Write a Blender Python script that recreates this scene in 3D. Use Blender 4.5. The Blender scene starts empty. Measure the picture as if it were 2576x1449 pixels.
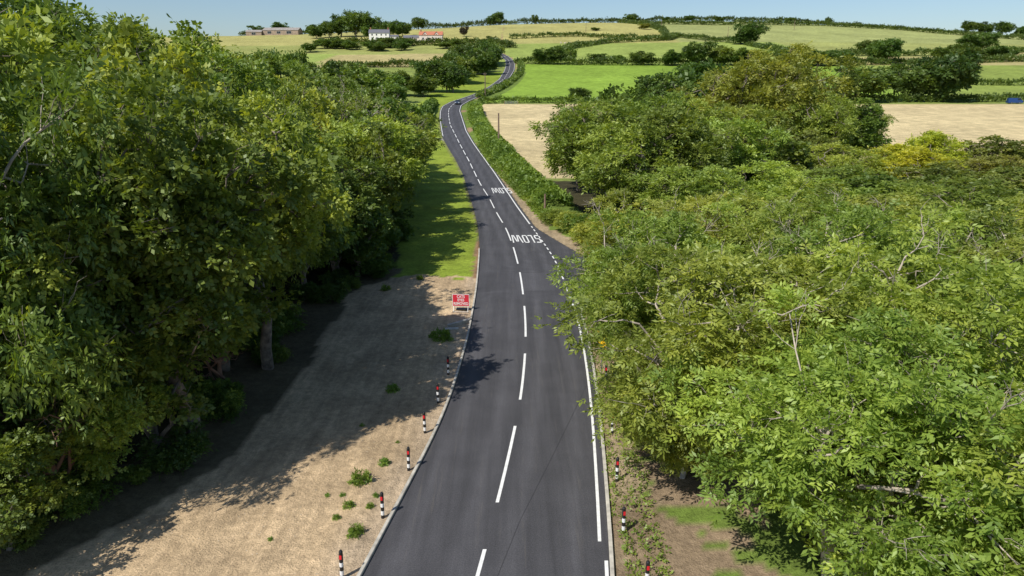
import bpy, math, numpy as np, random
from mathutils import Vector, Matrix
random.seed(7)
RNG=np.random.default_rng(7)
scene=bpy.context.scene
COL=scene.collection

# ------------------------------------------------------------------ terrain
PY=[-100,110,150,190,250,330,480,600,700,800,900,1000,1300,2000,6000]
PZ=[0,0,1.2,3.4,5.6,10.8,26,42,57,71,80,78,60,45,45]
CX=[-2000,-800,-287,-116,0,200,300,450,629,900,2000]
CZ=[40,50,65,72,78,83,82,72,58,45,40]
def hz(X,Y):
    X=np.asarray(X,float);Y=np.asarray(Y,float)
    z=sum(np.interp(Y+o,PY,PZ) for o in (-24,-12,0,12,24))/5
    k=sum(np.interp(X+o,CX,CZ) for o in (-60,-30,0,30,60))/5/82
    t=np.clip((Y-400)/500,0,1);t=t*t*(3-2*t)
    return z*(1+(k-1)*t)
def Z(x,y): return float(hz(x,y))

RY=np.arange(-20,530,0.5)
Lp=[(-12,-30),(-8.2,0),(-4.9,18.6),(-4.5,21.5),(-4.0,24.4),(-3.5,27.6),(-3.1,31.2),(-2.9,35.7),(-2.7,40.6),(-2.7,45.3),(-2.7,51.0),(-2.9,58.1),(-3.0,62.4),(-3.7,73.1),(-4.9,84.9),(-5.9,93.6),(-8.0,111.9),(-10.8,130.6),(-13.7,147.1),(-16.4,163.2),(-18.7,182.4),(-20.9,201.6),(-23.3,227.1),(-24.2,244.4),(-22.7,262),(-19.0,278),(-14.6,298.1),(-10.6,328.2),(-6.6,360.7),(-4.5,400.8),(-3.8,437.2),(-4.4,470.6),(-7.5,497.4),(-18,540)]
Rp=[(-4.5,-30),(0.6,0),(2.9,18.6),(3.05,20.3),(3.4,24.4),(3.8,29.1),(4.1,34.1),(4.3,38.6),(4.4,42.9),(4.3,46.7),(4.2,50.8),(4.1,54.3),(3.9,58.1),(3.5,62.0),(3.1,65.3),(2.6,69.2),(2.0,73.9),(0.6,84.9),(-1.0,98.6),(-3.2,116.2),(-5.6,133.2),(-8.6,153.2),(-11.5,174.3),(-14.3,201.6),(-16.9,227.1),(-17.9,247.0),(-16.3,264.2),(-12.6,286),(-8.4,311),(-4.4,342),(-0.9,373.8),(1.1,405.3),(1.6,440.9),(0.6,470.0),(-2.5,497),(-13,540)]
Cp=[(-8.2,-30),(-3.8,0),(-1.1,18.8),(-0.5,22.9),(0.2,28.9),(0.5,31.8),(0.8,37.6),(0.9,40.4),(0.9,46.1),(0.7,54.4),(0.2,62.9),(-0.6,71.8),(-1.9,81.0),(-2.9,89.9),(-4.7,102.1),(-8.0,128.1),(-11.2,150.2),(-14.1,170.4),(-16.5,186.8),(-19.3,213.4),(-21.0,234.2),(-21,252),(-19.3,266),(-15.6,284),(-11.5,304),(-7.5,335),(-3.6,366),(-1.7,403),(-1.1,440),(-2.0,470),(-5,497),(-15.5,540)]
def smooth_fn(P):
    xs=np.interp(RY,[p[1] for p in P],[p[0] for p in P])
    n=len(RY);out=np.zeros(n);w=0
    pad=np.pad(xs,20,mode='reflect',reflect_type='odd')
    for o in range(-16,17):
        g=math.exp(-(o/7.0)**2);w+=g
        out+=g*pad[20+o:20+o+n]
    return out/w
XL=smooth_fn(Lp);XR=smooth_fn(Rp);XC=smooth_fn(Cp)
fL=lambda y:np.interp(y,RY,XL)
fR=lambda y:np.interp(y,RY,XR)
fC=lambda y:np.interp(y,RY,XC)
JY=[47.2,47.8,48.6,49.2,49.6,54.5,55.3,57,59.4,63.1,67.2,71.3,74.5]
JX=[4.65,5.6,8.5,14,26,26,14,9.0,6.9,5.5,4.15,2.85,2.2]
def roadR(y):
    y=np.asarray(y,float)
    b=fR(y)+0.35
    j=np.interp(y,JY,JX)
    return np.where((y>47.2)&(y<74.5),np.maximum(b,j),b)

# ------------------------------------------------------------------ noise
def vnoise(x,y,s,seed=0):
    x=np.asarray(x,float)/s;y=np.asarray(y,float)/s
    xi=np.floor(x);yi=np.floor(y);fx=x-xi;fy=y-yi
    fx=fx*fx*(3-2*fx);fy=fy*fy*(3-2*fy)
    def h(a,b):
        v=np.sin(a*127.1+b*311.7+seed*74.7)*43758.5453
        return v-np.floor(v)
    return (h(xi,yi)*(1-fx)+h(xi+1,yi)*fx)*(1-fy)+(h(xi,yi+1)*(1-fx)+h(xi+1,yi+1)*fx)*fy
def fbm(x,y,s,seed=0):
    return (vnoise(x,y,s,seed)*.5+vnoise(x,y,s/2.1,seed+1)*.28+vnoise(x,y,s/4.3,seed+2)*.22)

# ------------------------------------------------------------------ materials
def new_mat(name):
    m=bpy.data.materials.new(name);m.use_nodes=True
    nt=m.node_tree;b=nt.nodes['Principled BSDF']
    return m,nt,b
def simple(name,col,rough=.7,metal=0,noise=0.12,scale=8,bump=0.0):
    m,nt,b=new_mat(name)
    tc=nt.nodes.new('ShaderNodeTexCoord')
    n=nt.nodes.new('ShaderNodeTexNoise');n.inputs['Scale'].default_value=scale;n.inputs['Detail'].default_value=3
    nt.links.new(tc.outputs['Object'],n.inputs['Vector'])
    mr=nt.nodes.new('ShaderNodeMapRange');mr.inputs[1].default_value=.25;mr.inputs[2].default_value=.75;mr.inputs[3].default_value=1-noise*2;mr.inputs[4].default_value=1+noise*2
    nt.links.new(n.outputs['Fac'],mr.inputs[0])
    mx=nt.nodes.new('ShaderNodeVectorMath');mx.operation='SCALE'
    mx.inputs[0].default_value=col
    nt.links.new(mr.outputs[0],mx.inputs['Scale'])
    nt.links.new(mx.outputs[0],b.inputs['Base Color'])
    b.inputs['Roughness'].default_value=rough;b.inputs['Metallic'].default_value=metal
    if bump:
        bp=nt.nodes.new('ShaderNodeBump');bp.inputs['Strength'].default_value=bump;bp.inputs['Distance'].default_value=.02
        nt.links.new(n.outputs['Fac'],bp.inputs['Height']);nt.links.new(bp.outputs[0],b.inputs['Normal'])
    return m

def leaf_material():
    m,nt,b=new_mat('leaf_foliage')
    nt.nodes.remove(b)
    oi=nt.nodes.new('ShaderNodeObjectInfo')
    at=nt.nodes.new('ShaderNodeAttribute');at.attribute_name='tint'
    mr=nt.nodes.new('ShaderNodeMapRange');mr.inputs[3].default_value=.5;mr.inputs[4].default_value=1.5;mr.clamp=False
    nt.links.new(at.outputs['Fac'],mr.inputs[0])
    sc=nt.nodes.new('ShaderNodeVectorMath');sc.operation='SCALE'
    nt.links.new(oi.outputs['Color'],sc.inputs[0]);nt.links.new(mr.outputs[0],sc.inputs['Scale'])
    hs=nt.nodes.new('ShaderNodeHueSaturation')
    mr2=nt.nodes.new('ShaderNodeMapRange');mr2.inputs[3].default_value=.517;mr2.inputs[4].default_value=.476;mr2.clamp=False
    nt.links.new(at.outputs['Fac'],mr2.inputs[0])
    nt.links.new(mr2.outputs[0],hs.inputs['Hue'])
    nt.links.new(sc.outputs[0],hs.inputs['Color'])
    df=nt.nodes.new('ShaderNodeBsdfDiffuse');nt.links.new(hs.outputs[0],df.inputs['Color'])
    gl=nt.nodes.new('ShaderNodeBsdfAnisotropic');gl.inputs['Roughness'].default_value=.5;gl.inputs['Color'].default_value=(.85,.95,.75,1)
    tr=nt.nodes.new('ShaderNodeBsdfTranslucent')
    sc2=nt.nodes.new('ShaderNodeMix');sc2.data_type='RGBA';sc2.blend_type='MULTIPLY';sc2.inputs[0].default_value=1
    nt.links.new(hs.outputs[0],sc2.inputs[6]);sc2.inputs[7].default_value=(1.8,1.7,.55,1)
    nt.links.new(sc2.outputs[2],tr.inputs['Color'])
    mix=nt.nodes.new('ShaderNodeMixShader');mix.inputs[0].default_value=.36
    nt.links.new(df.outputs[0],mix.inputs[1]);nt.links.new(tr.outputs[0],mix.inputs[2])
    mix2=nt.nodes.new('ShaderNodeMixShader');mix2.inputs[0].default_value=.035
    nt.links.new(mix.outputs[0],mix2.inputs[1]);nt.links.new(gl.outputs[0],mix2.inputs[2])
    nt.links.new(mix2.outputs[0],nt.nodes['Material Output'].inputs[0])
    return m
LEAF=leaf_material()
BARK=simple('bark',(.20,.165,.13),.9,noise=.35,scale=3,bump=.5)
BARKP=simple('pale_bark',(.40,.345,.28),.9,noise=.2,scale=3)
BARKR=simple('brown_twigs',(.28,.16,.11),.9,noise=.2,scale=3)

def ground_material():
    m,nt,b=new_mat('ground_soil_and_grass')
    L=nt.links.new
    at=nt.nodes.new('ShaderNodeAttribute');at.attribute_name='base'
    ds=nt.nodes.new('ShaderNodeAttribute');ds.attribute_name='grain'
    geo=nt.nodes.new('ShaderNodeNewGeometry')
    def noise(scale,detail=3,rough=.6,vec=None):
        n=nt.nodes.new('ShaderNodeTexNoise');n.inputs['Scale'].default_value=scale;n.inputs['Detail'].default_value=detail;n.inputs['Roughness'].default_value=rough
        L(vec or geo.outputs['Position'],n.inputs['Vector']);return n
    n1=noise(.35);n2=noise(3.2);n3=noise(14,3,.7);n4=noise(.04,4,.6)
    def mr(src,a,b_,lo=.3,hi=.7):
        r=nt.nodes.new('ShaderNodeMapRange');r.inputs[1].default_value=lo;r.inputs[2].default_value=hi;r.inputs[3].default_value=a;r.inputs[4].default_value=b_
        L(src,r.inputs[0]);return r.outputs[0]
    def mul(a,b_):
        x=nt.nodes.new('ShaderNodeMath');x.operation='MULTIPLY';L(a,x.inputs[0]);L(b_,x.inputs[1]);return x.outputs[0]
    f=mul(mul(mr(n1.outputs['Fac'],.78,1.2),mr(n2.outputs['Fac'],.78,1.22)),mul(mr(n3.outputs['Fac'],.76,1.22),mr(n4.outputs['Fac'],.84,1.15)))
    mp=nt.nodes.new('ShaderNodeMapping');mp.inputs['Rotation'].default_value=(0,0,-.35);mp.inputs['Scale'].default_value=(2.6,.22,1);L(geo.outputs['Position'],mp.inputs[0])
    n6=noise(1.1,4,.7,mp.outputs[0])
    stk=mr(n6.outputs['Fac'],.84,1.14,.35,.65)
    one=nt.nodes.new('ShaderNodeMix');one.data_type='FLOAT';L(ds.outputs['Fac'],one.inputs[0]);one.inputs[2].default_value=1;L(stk,one.inputs[3])
    f=mul(f,one.outputs[0])
    sc=nt.nodes.new('ShaderNodeVectorMath');sc.operation='SCALE';L(at.outputs['Color'],sc.inputs[0]);L(f,sc.inputs['Scale'])
    vo=nt.nodes.new('ShaderNodeTexVoronoi');vo.inputs['Scale'].default_value=7;L(geo.outputs['Position'],vo.inputs['Vector'])
    st=mr(vo.outputs['Distance'],1,0,.12,.2)
    rnd=nt.nodes.new('ShaderNodeSeparateColor');L(vo.outputs['Color'],rnd.inputs[0])
    pick=mr(rnd.outputs[0],0,1,.88,.9)
    sf=mul(mul(st,pick),ds.outputs['Fac'])
    mx=nt.nodes.new('ShaderNodeMix');mx.data_type='RGBA';L(sf,mx.inputs[0]);L(sc.outputs[0],mx.inputs[6]);mx.inputs[7].default_value=(.5,.43,.33,1)
    L(mx.outputs[2],b.inputs['Base Color'])
    b.inputs['Roughness'].default_value=.95;b.inputs['Specular IOR Level'].default_value=.1
    bp=nt.nodes.new('ShaderNodeBump');bp.inputs['Strength'].default_value=.7;bp.inputs['Distance'].default_value=.1
    ad=nt.nodes.new('ShaderNodeMath');ad.operation='ADD';L(n2.outputs['Fac'],ad.inputs[0]);L(n3.outputs['Fac'],ad.inputs[1])
    L(ad.outputs[0],bp.inputs['Height']);L(bp.outputs[0],b.inputs['Normal'])
    return m

def asphalt_material():
    m,nt,b=new_mat('asphalt')
    L=nt.links.new
    geo=nt.nodes.new('ShaderNodeNewGeometry')
    at=nt.nodes.new('ShaderNodeAttribute');at.attribute_name='lane'
    def noise(scale,detail=3,rough=.6,vec=None):
        n=nt.nodes.new('ShaderNodeTexNoise');n.inputs['Scale'].default_value=scale;n.inputs['Detail'].default_value=detail;n.inputs['Roughness'].default_value=rough
        L(vec or geo.outputs['Position'],n.inputs['Vector']);return n
    mp=nt.nodes.new('ShaderNodeMapping');mp.inputs['Scale'].default_value=(1.6,.07,1);L(geo.outputs['Position'],mp.inputs[0])
    n1=noise(45,2,.8);n2=noise(.5);n3=noise(1.2,4,.65,mp.outputs[0]);n4=noise(20,2,.8)
    def mr(src,a,b_,lo=.3,hi=.7):
        r=nt.nodes.new('ShaderNodeMapRange');r.inputs[1].default_value=lo;r.inputs[2].default_value=hi;r.inputs[3].default_value=a;r.inputs[4].default_value=b_
        L(src,r.inputs[0]);return r.outputs[0]
    def mul(a,b_):
        x=nt.nodes.new('ShaderNodeMath');x.operation='MULTIPLY';L(a,x.inputs[0]);L(b_,x.inputs[1]);return x.outputs[0]
    f=mul(mul(mr(n1.outputs['Fac'],.6,1.4),mr(n2.outputs['Fac'],.9,1.12)),mul(mr(n3.outputs['Fac'],.82,1.2),mr(at.outputs['Fac'],.88,1.2,0,1)))
    f=mul(f,mr(n4.outputs['Fac'],.75,1.3))
    sc=nt.nodes.new('ShaderNodeVectorMath');sc.operation='SCALE';sc.inputs[0].default_value=(.068,.067,.073);L(f,sc.inputs['Scale'])
    n5=noise(2.2,5,.75,mp.outputs[0])
    mx=nt.nodes.new('ShaderNodeMix');mx.data_type='RGBA';L(mr(n5.outputs['Fac'],0,.35,.58,.78),mx.inputs[0]);L(sc.outputs[0],mx.inputs[6]);mx.inputs[7].default_value=(.19,.17,.14,1)
    L(mx.outputs[2],b.inputs['Base Color'])
    b.inputs['Roughness'].default_value=.8;b.inputs['Specular IOR Level'].default_value=.3
    bp=nt.nodes.new('ShaderNodeBump');bp.inputs['Strength'].default_value=.6;bp.inputs['Distance'].default_value=.012
    L(n1.outputs['Fac'],bp.inputs['Height']);L(bp.outputs[0],b.inputs['Normal'])
    return m

PAINT=simple('road_paint',(.76,.76,.74),.6,noise=.07,scale=6)
KERB=simple('kerb_concrete',(.46,.43,.37),.85,noise=.16,scale=3)

# ------------------------------------------------------------------ mesh helpers
def mesh_np(name,V,F,mats,mi=None,tint=None):
    V=np.asarray(V,np.float32).reshape(-1,3)
    F=np.asarray(F,np.int32)
    k=F.shape[1]
    me=bpy.data.meshes.new(name)
    me.vertices.add(len(V));me.vertices.foreach_set('co',V.ravel())
    me.loops.add(F.size);me.loops.foreach_set('vertex_index',F.ravel())
    me.polygons.add(len(F));me.polygons.foreach_set('loop_start',np.arange(0,F.size,k,dtype=np.int32))
    try: me.polygons.foreach_set('loop_total',np.full(len(F),k,np.int32))
    except Exception: pass
    for m in mats: me.materials.append(m)
    if mi is not None: me.polygons.foreach_set('material_index',np.asarray(mi,np.int32))
    if tint is not None:
        a=me.attributes.new('tint','FLOAT','POINT');a.data.foreach_set('value',np.asarray(tint,np.float32))
    me.update(calc_edges=True)
    return me
def obj(name,me,loc=(0,0,0),rot=0,scale=(1,1,1),parent=None,color=None):
    o=bpy.data.objects.new(name,me);COL.objects.link(o)
    o.location=loc;o.rotation_euler=(0,0,rot)
    o.scale=scale if hasattr(scale,'__len__') else (scale,)*3
    if parent: o.parent=parent
    if color: o.color=(*color,1)
    return o
def empty(name,loc=(0,0,0),rot=0):
    e=bpy.data.objects.new(name,None);COL.objects.link(e);e.location=loc;e.rotation_euler=(0,0,rot);return e
class MB:
    def __init__(s): s.v=[];s.f=[];s.m=[]
    def box(s,c,d,mi=0,rz=0):
        x,y,z=c;a,b,h=d[0]/2,d[1]/2,d[2]/2;n=len(s.v);cr,sr=math.cos(rz),math.sin(rz)
        for dz in (-h,h):
            for dx,dy in ((-a,-b),(a,-b),(a,b),(-a,b)):
                s.v.append((x+dx*cr-dy*sr,y+dx*sr+dy*cr,z+dz))
        for q in ((0,3,2,1),(4,5,6,7),(0,1,5,4),(1,2,6,5),(2,3,7,6),(3,0,4,7)):
            s.f.append(tuple(n+i for i in q));s.m.append(mi)
    def poly(s,pts,mi=0):
        n=len(s.v);s.v+=list(pts);s.f.append(tuple(range(n,n+len(pts))));s.m.append(mi)
    def cyl(s,p0,p1,r0,r1,mi=0,n=10,cap=True):
        p0=Vector(p0);p1=Vector(p1);d=(p1-p0).normalized();u=d.orthogonal().normalized();w=d.cross(u);k=len(s.v)
        for p,r in ((p0,r0),(p1,r1)):
            for i in range(n):
                a=2*math.pi*i/n;s.v.append(tuple(p+u*math.cos(a)*r+w*math.sin(a)*r))
        for i in range(n):
            j=(i+1)%n;s.f.append((k+i,k+j,k+n+j,k+n+i));s.m.append(mi)
        if cap:
            s.f.append(tuple(k+n+i for i in range(n)));s.m.append(mi)
            s.f.append(tuple(k+i for i in reversed(range(n))));s.m.append(mi)
    def mesh(s,name,mats):
        me=bpy.data.meshes.new(name);me.from_pydata(s.v,[],s.f)
        for m in mats: me.materials.append(m)
        me.polygons.foreach_set('material_index',s.m);me.update();return me

# ------------------------------------------------------------------ ground sheet
def coords(fine_lo,fine_hi,st,end_lo,end_hi,g,cap,capend):
    def grow(start,end,sgn):
        out=[];x=start;d=st
        while (x-end)*sgn<0:
            d=d*g
            if abs(x)<capend: d=min(d,cap)
            x+=sgn*d;out.append(x)
        return out
    return np.array(sorted(grow(fine_lo,end_lo,-1)+list(np.arange(fine_lo,fine_hi+1e-6,st))+grow(fine_hi,end_hi,1)))
gx=coords(-16,13,.3,-5000,5000,1.05,6,600)
gy=coords(12,76,.35,-400,6000,1.02,4.5,1000)
GX,GY=np.meshgrid(gx,gy)
def inpoly(X,Y,P):
    ins=np.zeros(X.shape,bool);n=len(P)
    for i in range(n):
        x1,y1=P[i];x2,y2=P[(i+1)%n]
        c=((y1>Y)!=(y2>Y))&(X<(x2-x1)*(Y-y1)/((y2-y1)+1e-9)+x1)
        ins^=c
    return ins
lx=fL(np.clip(GY,-20,529));rx=roadR(np.clip(GY,-20,529))
dl=lx-GX;dr=GX-rx
wob=(fbm(GX,GY,2.2,3)-.5)*2
wobB=(fbm(GX,GY,7,9)-.5)*2
base=np.zeros(GX.shape+(3,));grain=np.zeros(GX.shape)
def setc(mask,c): base[mask]=c
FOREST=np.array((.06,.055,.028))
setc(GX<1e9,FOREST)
far=GY>105
setc(far,(.22,.27,.065))
n_f=fbm(GX,GY,45,4)[...,None]
setc((GY>430),(.30,.32,.10))
setc((GY>430)&(GX<215)&(GY<600),(.27,.335,.08))
setc((GY>595)&(GX<140),(.37,.345,.12))
setc((GY>600)&(GX>140),(.30,.325,.115))
setc(inpoly(GX,GY,[(209,437),(240,345),(700,330),(700,560),(378,533),(330,504),(209,490)]),(.40,.35,.15))
setc(inpoly(GX,GY,[(-20,258),(600,262),(600,330),(200,440),(-2,450),(2,400),(0,350),(-10,300)])&(dr>3),(.22,.33,.045))
setc(inpoly(GX,GY,[(150,258),(600,262),(600,440),(210,440)]),(.24,.30,.065))
HAY=[(-11.5,251),(-8.3,200),(-2.5,152),(4,108),(30,108),(70,130),(600,135),(600,254)]
setc(inpoly(GX,GY,HAY),(.56,.455,.25))
setc(inpoly(GX,GY,[(-120,425),(-30,425),(-30,520),(-125,515)]),(.40,.34,.15))
setc(inpoly(GX,GY,[(-300,520),(-20,520),(-20,600),(-300,600)]),(.28,.30,.09))
base*= (0.86+0.28*n_f)
hm=inpoly(GX,GY,HAY)
base[hm]*= (1+0.05*np.sin((GX[hm]*.35+GY[hm]*.95)*1.3))[:,None]
TEY=[10,18.6,21.7,25.9,33,43.6,49.4,54.3,67,97,147,160,200,250]
TEX=[-17,-15.5,-13.3,-12.2,-11.9,-12.3,-11.4,-9.6,-10.8,-15,-19,-22,-29,-33]
te=np.interp(GY,TEY,TEX)
strip=(GX<lx)&(GX>te+wobB*1.2-.5)
gL=strip&(GY>53.5+wob*1.6)&(GY<400)
gn=fbm(GX,GY,3,21)[gL][:,None]
base[gL]=np.array((.205,.295,.035))*(.8+.4*gn)+np.array((.06,.02,.01))*(fbm(GX,GY,9,5)[gL][:,None])
dL=(GX<lx)&(GX>te+wobB*1.5)&(GY<=53.5+wob*1.6)
soil=fbm(GX,GY,4,31)[dL][:,None]
base[dL]=np.array((.52,.385,.235))*(.72+.5*soil)
grain[dL]=1
kf=np.clip((1.6+wob*.8-dl)/1.2,0,1)[...,None]*dL[...,None]*.5
base=base*(1-kf)+np.array((.39,.32,.245))*kf
edge=(GX<lx)&(dl<.5+wob*.3)&(GY>53)&(GY<66);base[edge]=(.30,.19,.11)
edge2=(GX<lx)&(dl<.3+wob*.25)&(GY>=66)&(GY<260);base[edge2]=(.2,.19,.09)
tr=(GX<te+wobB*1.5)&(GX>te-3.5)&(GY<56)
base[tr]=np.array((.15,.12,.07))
gR=(GX>rx)&(dr<7)&(GY<400);base[gR]=np.array((.14,.20,.04))*(.75+.5*fbm(GX,GY,2,17)[gR][:,None])
dR=(GX>rx)&(dr<1.6+wob*1.3)&(GY<120);base[dR]=(.36,.28,.18);grain[dR]=1
dR2=(GX>rx)&(dr<6)&(fbm(GX,GY,2.4,77)>.48)&(GY<46);base[dR2]=(.27,.2,.13)
dR3=(GX>rx)&(dr<1.8)&(GY>120)&(fbm(GX,GY,6,78)>.6);base[dR3]=(.3,.2,.12)
path=(np.abs(GY-158.5)<2.0)&(GX<lx+1)&(GX>-26);base[path]=(.30,.28,.25)
GZ=hz(GX,GY)
bm_=np.clip((np.maximum(dl,dr)-.25)/1.2,0,1)*(GY<300)
GZ=GZ+bm_*((fbm(GX,GY,1.2,51)-.5)*.13+(fbm(GX,GY,6,52)-.3)*.25*np.clip((np.maximum(dl,dr)-1)/4,0,1)+.06)
GZ=GZ+np.clip((te-1-GX)/8,0,1)*(GX<lx)*(GY<130)*.8
GZ=GZ+np.clip((GY-430)/200,0,1)*(fbm(GX,GY,160,61)-.5)*5*np.clip((GY-520)/200,0,1)
def terr_bump(x,y):
    return float(np.clip((y-430)/200,0,1)*(fbm(x,y,160,61)-.5)*5*np.clip((y-520)/200,0,1))
def GZat(x,y): return Z(x,y)+terr_bump(x,y)
ny,nx=GX.shape
idx=np.arange(nx*ny).reshape(ny,nx)
F=np.stack([idx[:-1,:-1],idx[:-1,1:],idx[1:,1:],idx[1:,:-1]],-1).reshape(-1,4)
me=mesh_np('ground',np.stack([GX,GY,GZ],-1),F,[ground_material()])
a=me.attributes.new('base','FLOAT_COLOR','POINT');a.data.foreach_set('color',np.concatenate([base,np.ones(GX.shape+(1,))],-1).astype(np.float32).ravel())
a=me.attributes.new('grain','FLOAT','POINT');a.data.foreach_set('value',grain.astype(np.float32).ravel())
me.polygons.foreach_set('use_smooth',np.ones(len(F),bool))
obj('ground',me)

# ------------------------------------------------------------------ road
ZOFF=lambda y:0.045+np.maximum(np.asarray(y,float)-100,0)*.0006
ys=np.concatenate([np.arange(-18,80,.25),np.arange(80,525,1.5)])
NC=20
V=[];lane=[]
for y in ys:
    a,b=float(fL(y)),float(roadR(y));c=float(fC(y));r=float(fR(y))
    for i in range(NC+1):
        x=a+(b-a)*i/NC
        V.append((x,y,Z(x,y)+float(ZOFF(y))))
        t=min(abs(x-(a+.9)),abs(x-(c-.85)),abs(x-(c+.85)),abs(x-(r-.9)))
        lane.append(max(0,1-t/.45))
nr=len(ys);idx=np.arange(nr*(NC+1)).reshape(nr,NC+1)
F=np.stack([idx[:-1,:-1],idx[:-1,1:],idx[1:,1:],idx[1:,:-1]],-1).reshape(-1,4)
ASPH=asphalt_material()
me=mesh_np('road',V,F,[ASPH]);a=me.attributes.new('lane','FLOAT','POINT');a.data.foreach_set('value',np.array(lane,np.float32))
obj('road',me)

def ribbon(mb,fx,y0,y1,w,h,step=.5,mi=0,off=0):
    n=max(1,int((y1-y0)/step));Y=np.linspace(y0,y1,n+1);prev=None
    for y in Y:
        x=float(fx(y))+off;z=Z(x,y)+float(ZOFF(y))+h
        cur=((x-w/2,y,z),(x+w/2,y,z))
        if prev: mb.poly([prev[0],prev[1],cur[1],cur[0]],mi)
        prev=cur
mb=MB()
k=-3
while 22.6+8.72*k<500:
    s=22.6+8.72*k;e=s+6.0
    sc=1.0 if s<100 else 1.2
    ribbon(mb,fC,s,e,.13*sc,.006)
    k+=1
ribbon(mb,fR,20.3,46.6,.12,.006,off=.05)
ribbon(mb,fR,17.8,19.3,.12,.006,off=.25)
y=47.9
while y<73.2:
    ribbon(mb,fR,y,y+.85,.12,.006);y+=1.62
ribbon(mb,fR,74.2,505,.15,.006,step=1)
ribbon(mb,fL,164,505,.14,.006,step=1,off=.25)
obj('road_markings',mb.mesh('road_markings',[PAINT]))

# SLOW, painted to be read by the oncoming lane
def slow(cx,cy,W,Ht,name,skew):
    mb=MB()
    def T(p):
        y=cy-(p[1]-.5)*Ht;x=cx-(p[0]/2.75*W-W/2)+skew*(y-cy)
        return (x,y,Z(x,y)+float(ZOFF(y))+.006)
    vx=.13;hy=.115    # stroke widths: across (m, unscaled) and along (fraction)
    def bar(x0,x1,y0,y1): mb.poly([T((x0,y0)),T((x0,y1)),T((x1,y1)),T((x1,y0))])
    def diag(xa,ya,xb,yb,w=vx): mb.poly([T((xa-w/2,ya)),T((xb-w/2,yb)),T((xb+w/2,yb)),T((xa+w/2,ya))])
    # S (0-.5)
    bar(.06,.5,1-hy,1);bar(0,vx,.54,1-hy*.9-.01);bar(.04,.46,.445,.535);bar(.5-vx,.5,hy*.9+.01,.44);bar(0,.44,0,hy)
    # L
    bar(.68,.68+vx,hy+.005,1);bar(.68,1.1,0,hy)
    # O
    bar(1.2,1.2+vx,.1,.9);bar(1.72-vx,1.72,.1,.9);bar(1.26,1.66,.905,1);bar(1.26,1.66,0,.095)
    # W
    diag(1.90,1,2.04,0,.12);diag(2.17,0,2.30,.85,.12);diag(2.30+.125,.85,2.43+.125,0,.12);diag(2.68,0,2.82,1,.12)
    obj(name,mb.mesh(name,[PAINT]))
slow(1.45,67.0,2.75,3.3,'slow_road_lettering',-.1)
slow(-1.45,96.8,2.6,4.4,'slow_road_lettering.001',-.13)

def kerb(name,fx,y0,y1,off,side):
    mb=MB();n=int((y1-y0)/.9);Y=np.linspace(y0,y1,n+1)
    prof=[(0,-.05),(0,.10),(.02,.125),(.13,.125),(.13,-.05)]
    prev=None
    for y in Y:
        x=float(fx(y))+off;cur=[(x+side*p[0],y,Z(x,y)+p[1]+.03) for p in prof]
        if prev:
            for i in range(4): 
                q=[prev[i],prev[i+1],cur[i+1],cur[i]]
                mb.poly(q if side<0 else q[::-1])
        prev=cur
    for p in (Y[0],Y[-1]):
        x=float(fx(p))+off;mb.poly([(x+side*q[0],p,Z(x,p)+q[1]+.03) for q in prof])
    obj(name,mb.mesh(name,[KERB]))
kerb('kerb',fL,-15,62.6,.02,-1)
kerb('kerb',fR,-15,47.0,.36,1)
mb=MB();mb.box((-3.45,42.35,.12),(1.9,.22,.22),0,rz=.72);mb.box((-3.9,41.3,.08),(.9,.3,.14),0,rz=.1)
obj('concrete_headwall',mb.mesh('concrete_headwall',[KERB]))
mb=MB();WSHADE=simple('painted_wire_shade',(.03,.03,.032),.6)  # thin dark strip laid on the road as an overhead wire's painted shadow
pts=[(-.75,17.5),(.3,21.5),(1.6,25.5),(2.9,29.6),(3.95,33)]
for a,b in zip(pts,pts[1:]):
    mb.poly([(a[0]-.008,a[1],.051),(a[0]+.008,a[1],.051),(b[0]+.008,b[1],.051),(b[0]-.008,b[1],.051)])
obj('painted_wire_shadow',mb.mesh('painted_wire_shadow',[WSHADE]))

# ------------------------------------------------------------------ foliage generators
def nrm(a): return a/np.maximum(np.linalg.norm(a,axis=-1,keepdims=True),1e-6)
def sprays(P,A,ln,nl,ll,lw,rng,droop=.25):
    N=len(P)
    R=rng.normal(size=(N,3));R[:,2]*=.45
    S=nrm(R-A*np.sum(R*A,-1,keepdims=True));Nn=nrm(np.cross(A,S))
    sz=rng.uniform(.7,1.3,(N,1))
    out=np.zeros((N,nl,4,3))
    for i in range(nl):
        if i==nl-1 and nl%2==1: t=1.0;sd=0
        else: t=.25+.75*(i//2)/max(1,(nl//2));sd=1 if i%2==0 else -1
        d=A*(1.0 if sd==0 else .5)+S*sd*.85+rng.normal(size=(N,3))*.22
        d[:,2]-=droop;d=nrm(d)
        pr=nrm(np.cross(Nn+rng.normal(size=(N,3))*.3,d))
        l=ll*sz*rng.uniform(.8,1.15,(N,1));w=lw*sz
        b=P+A*ln*t*sz;b=b-np.array([0,0,1.])*(t*t*ln*.25)
        out[:,i,0]=b;out[:,i,1]=b+d*l*.45+pr*w/2;out[:,i,2]=b+d*l;out[:,i,3]=b+d*l*.45-pr*w/2
    return out.reshape(-1,3)
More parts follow.
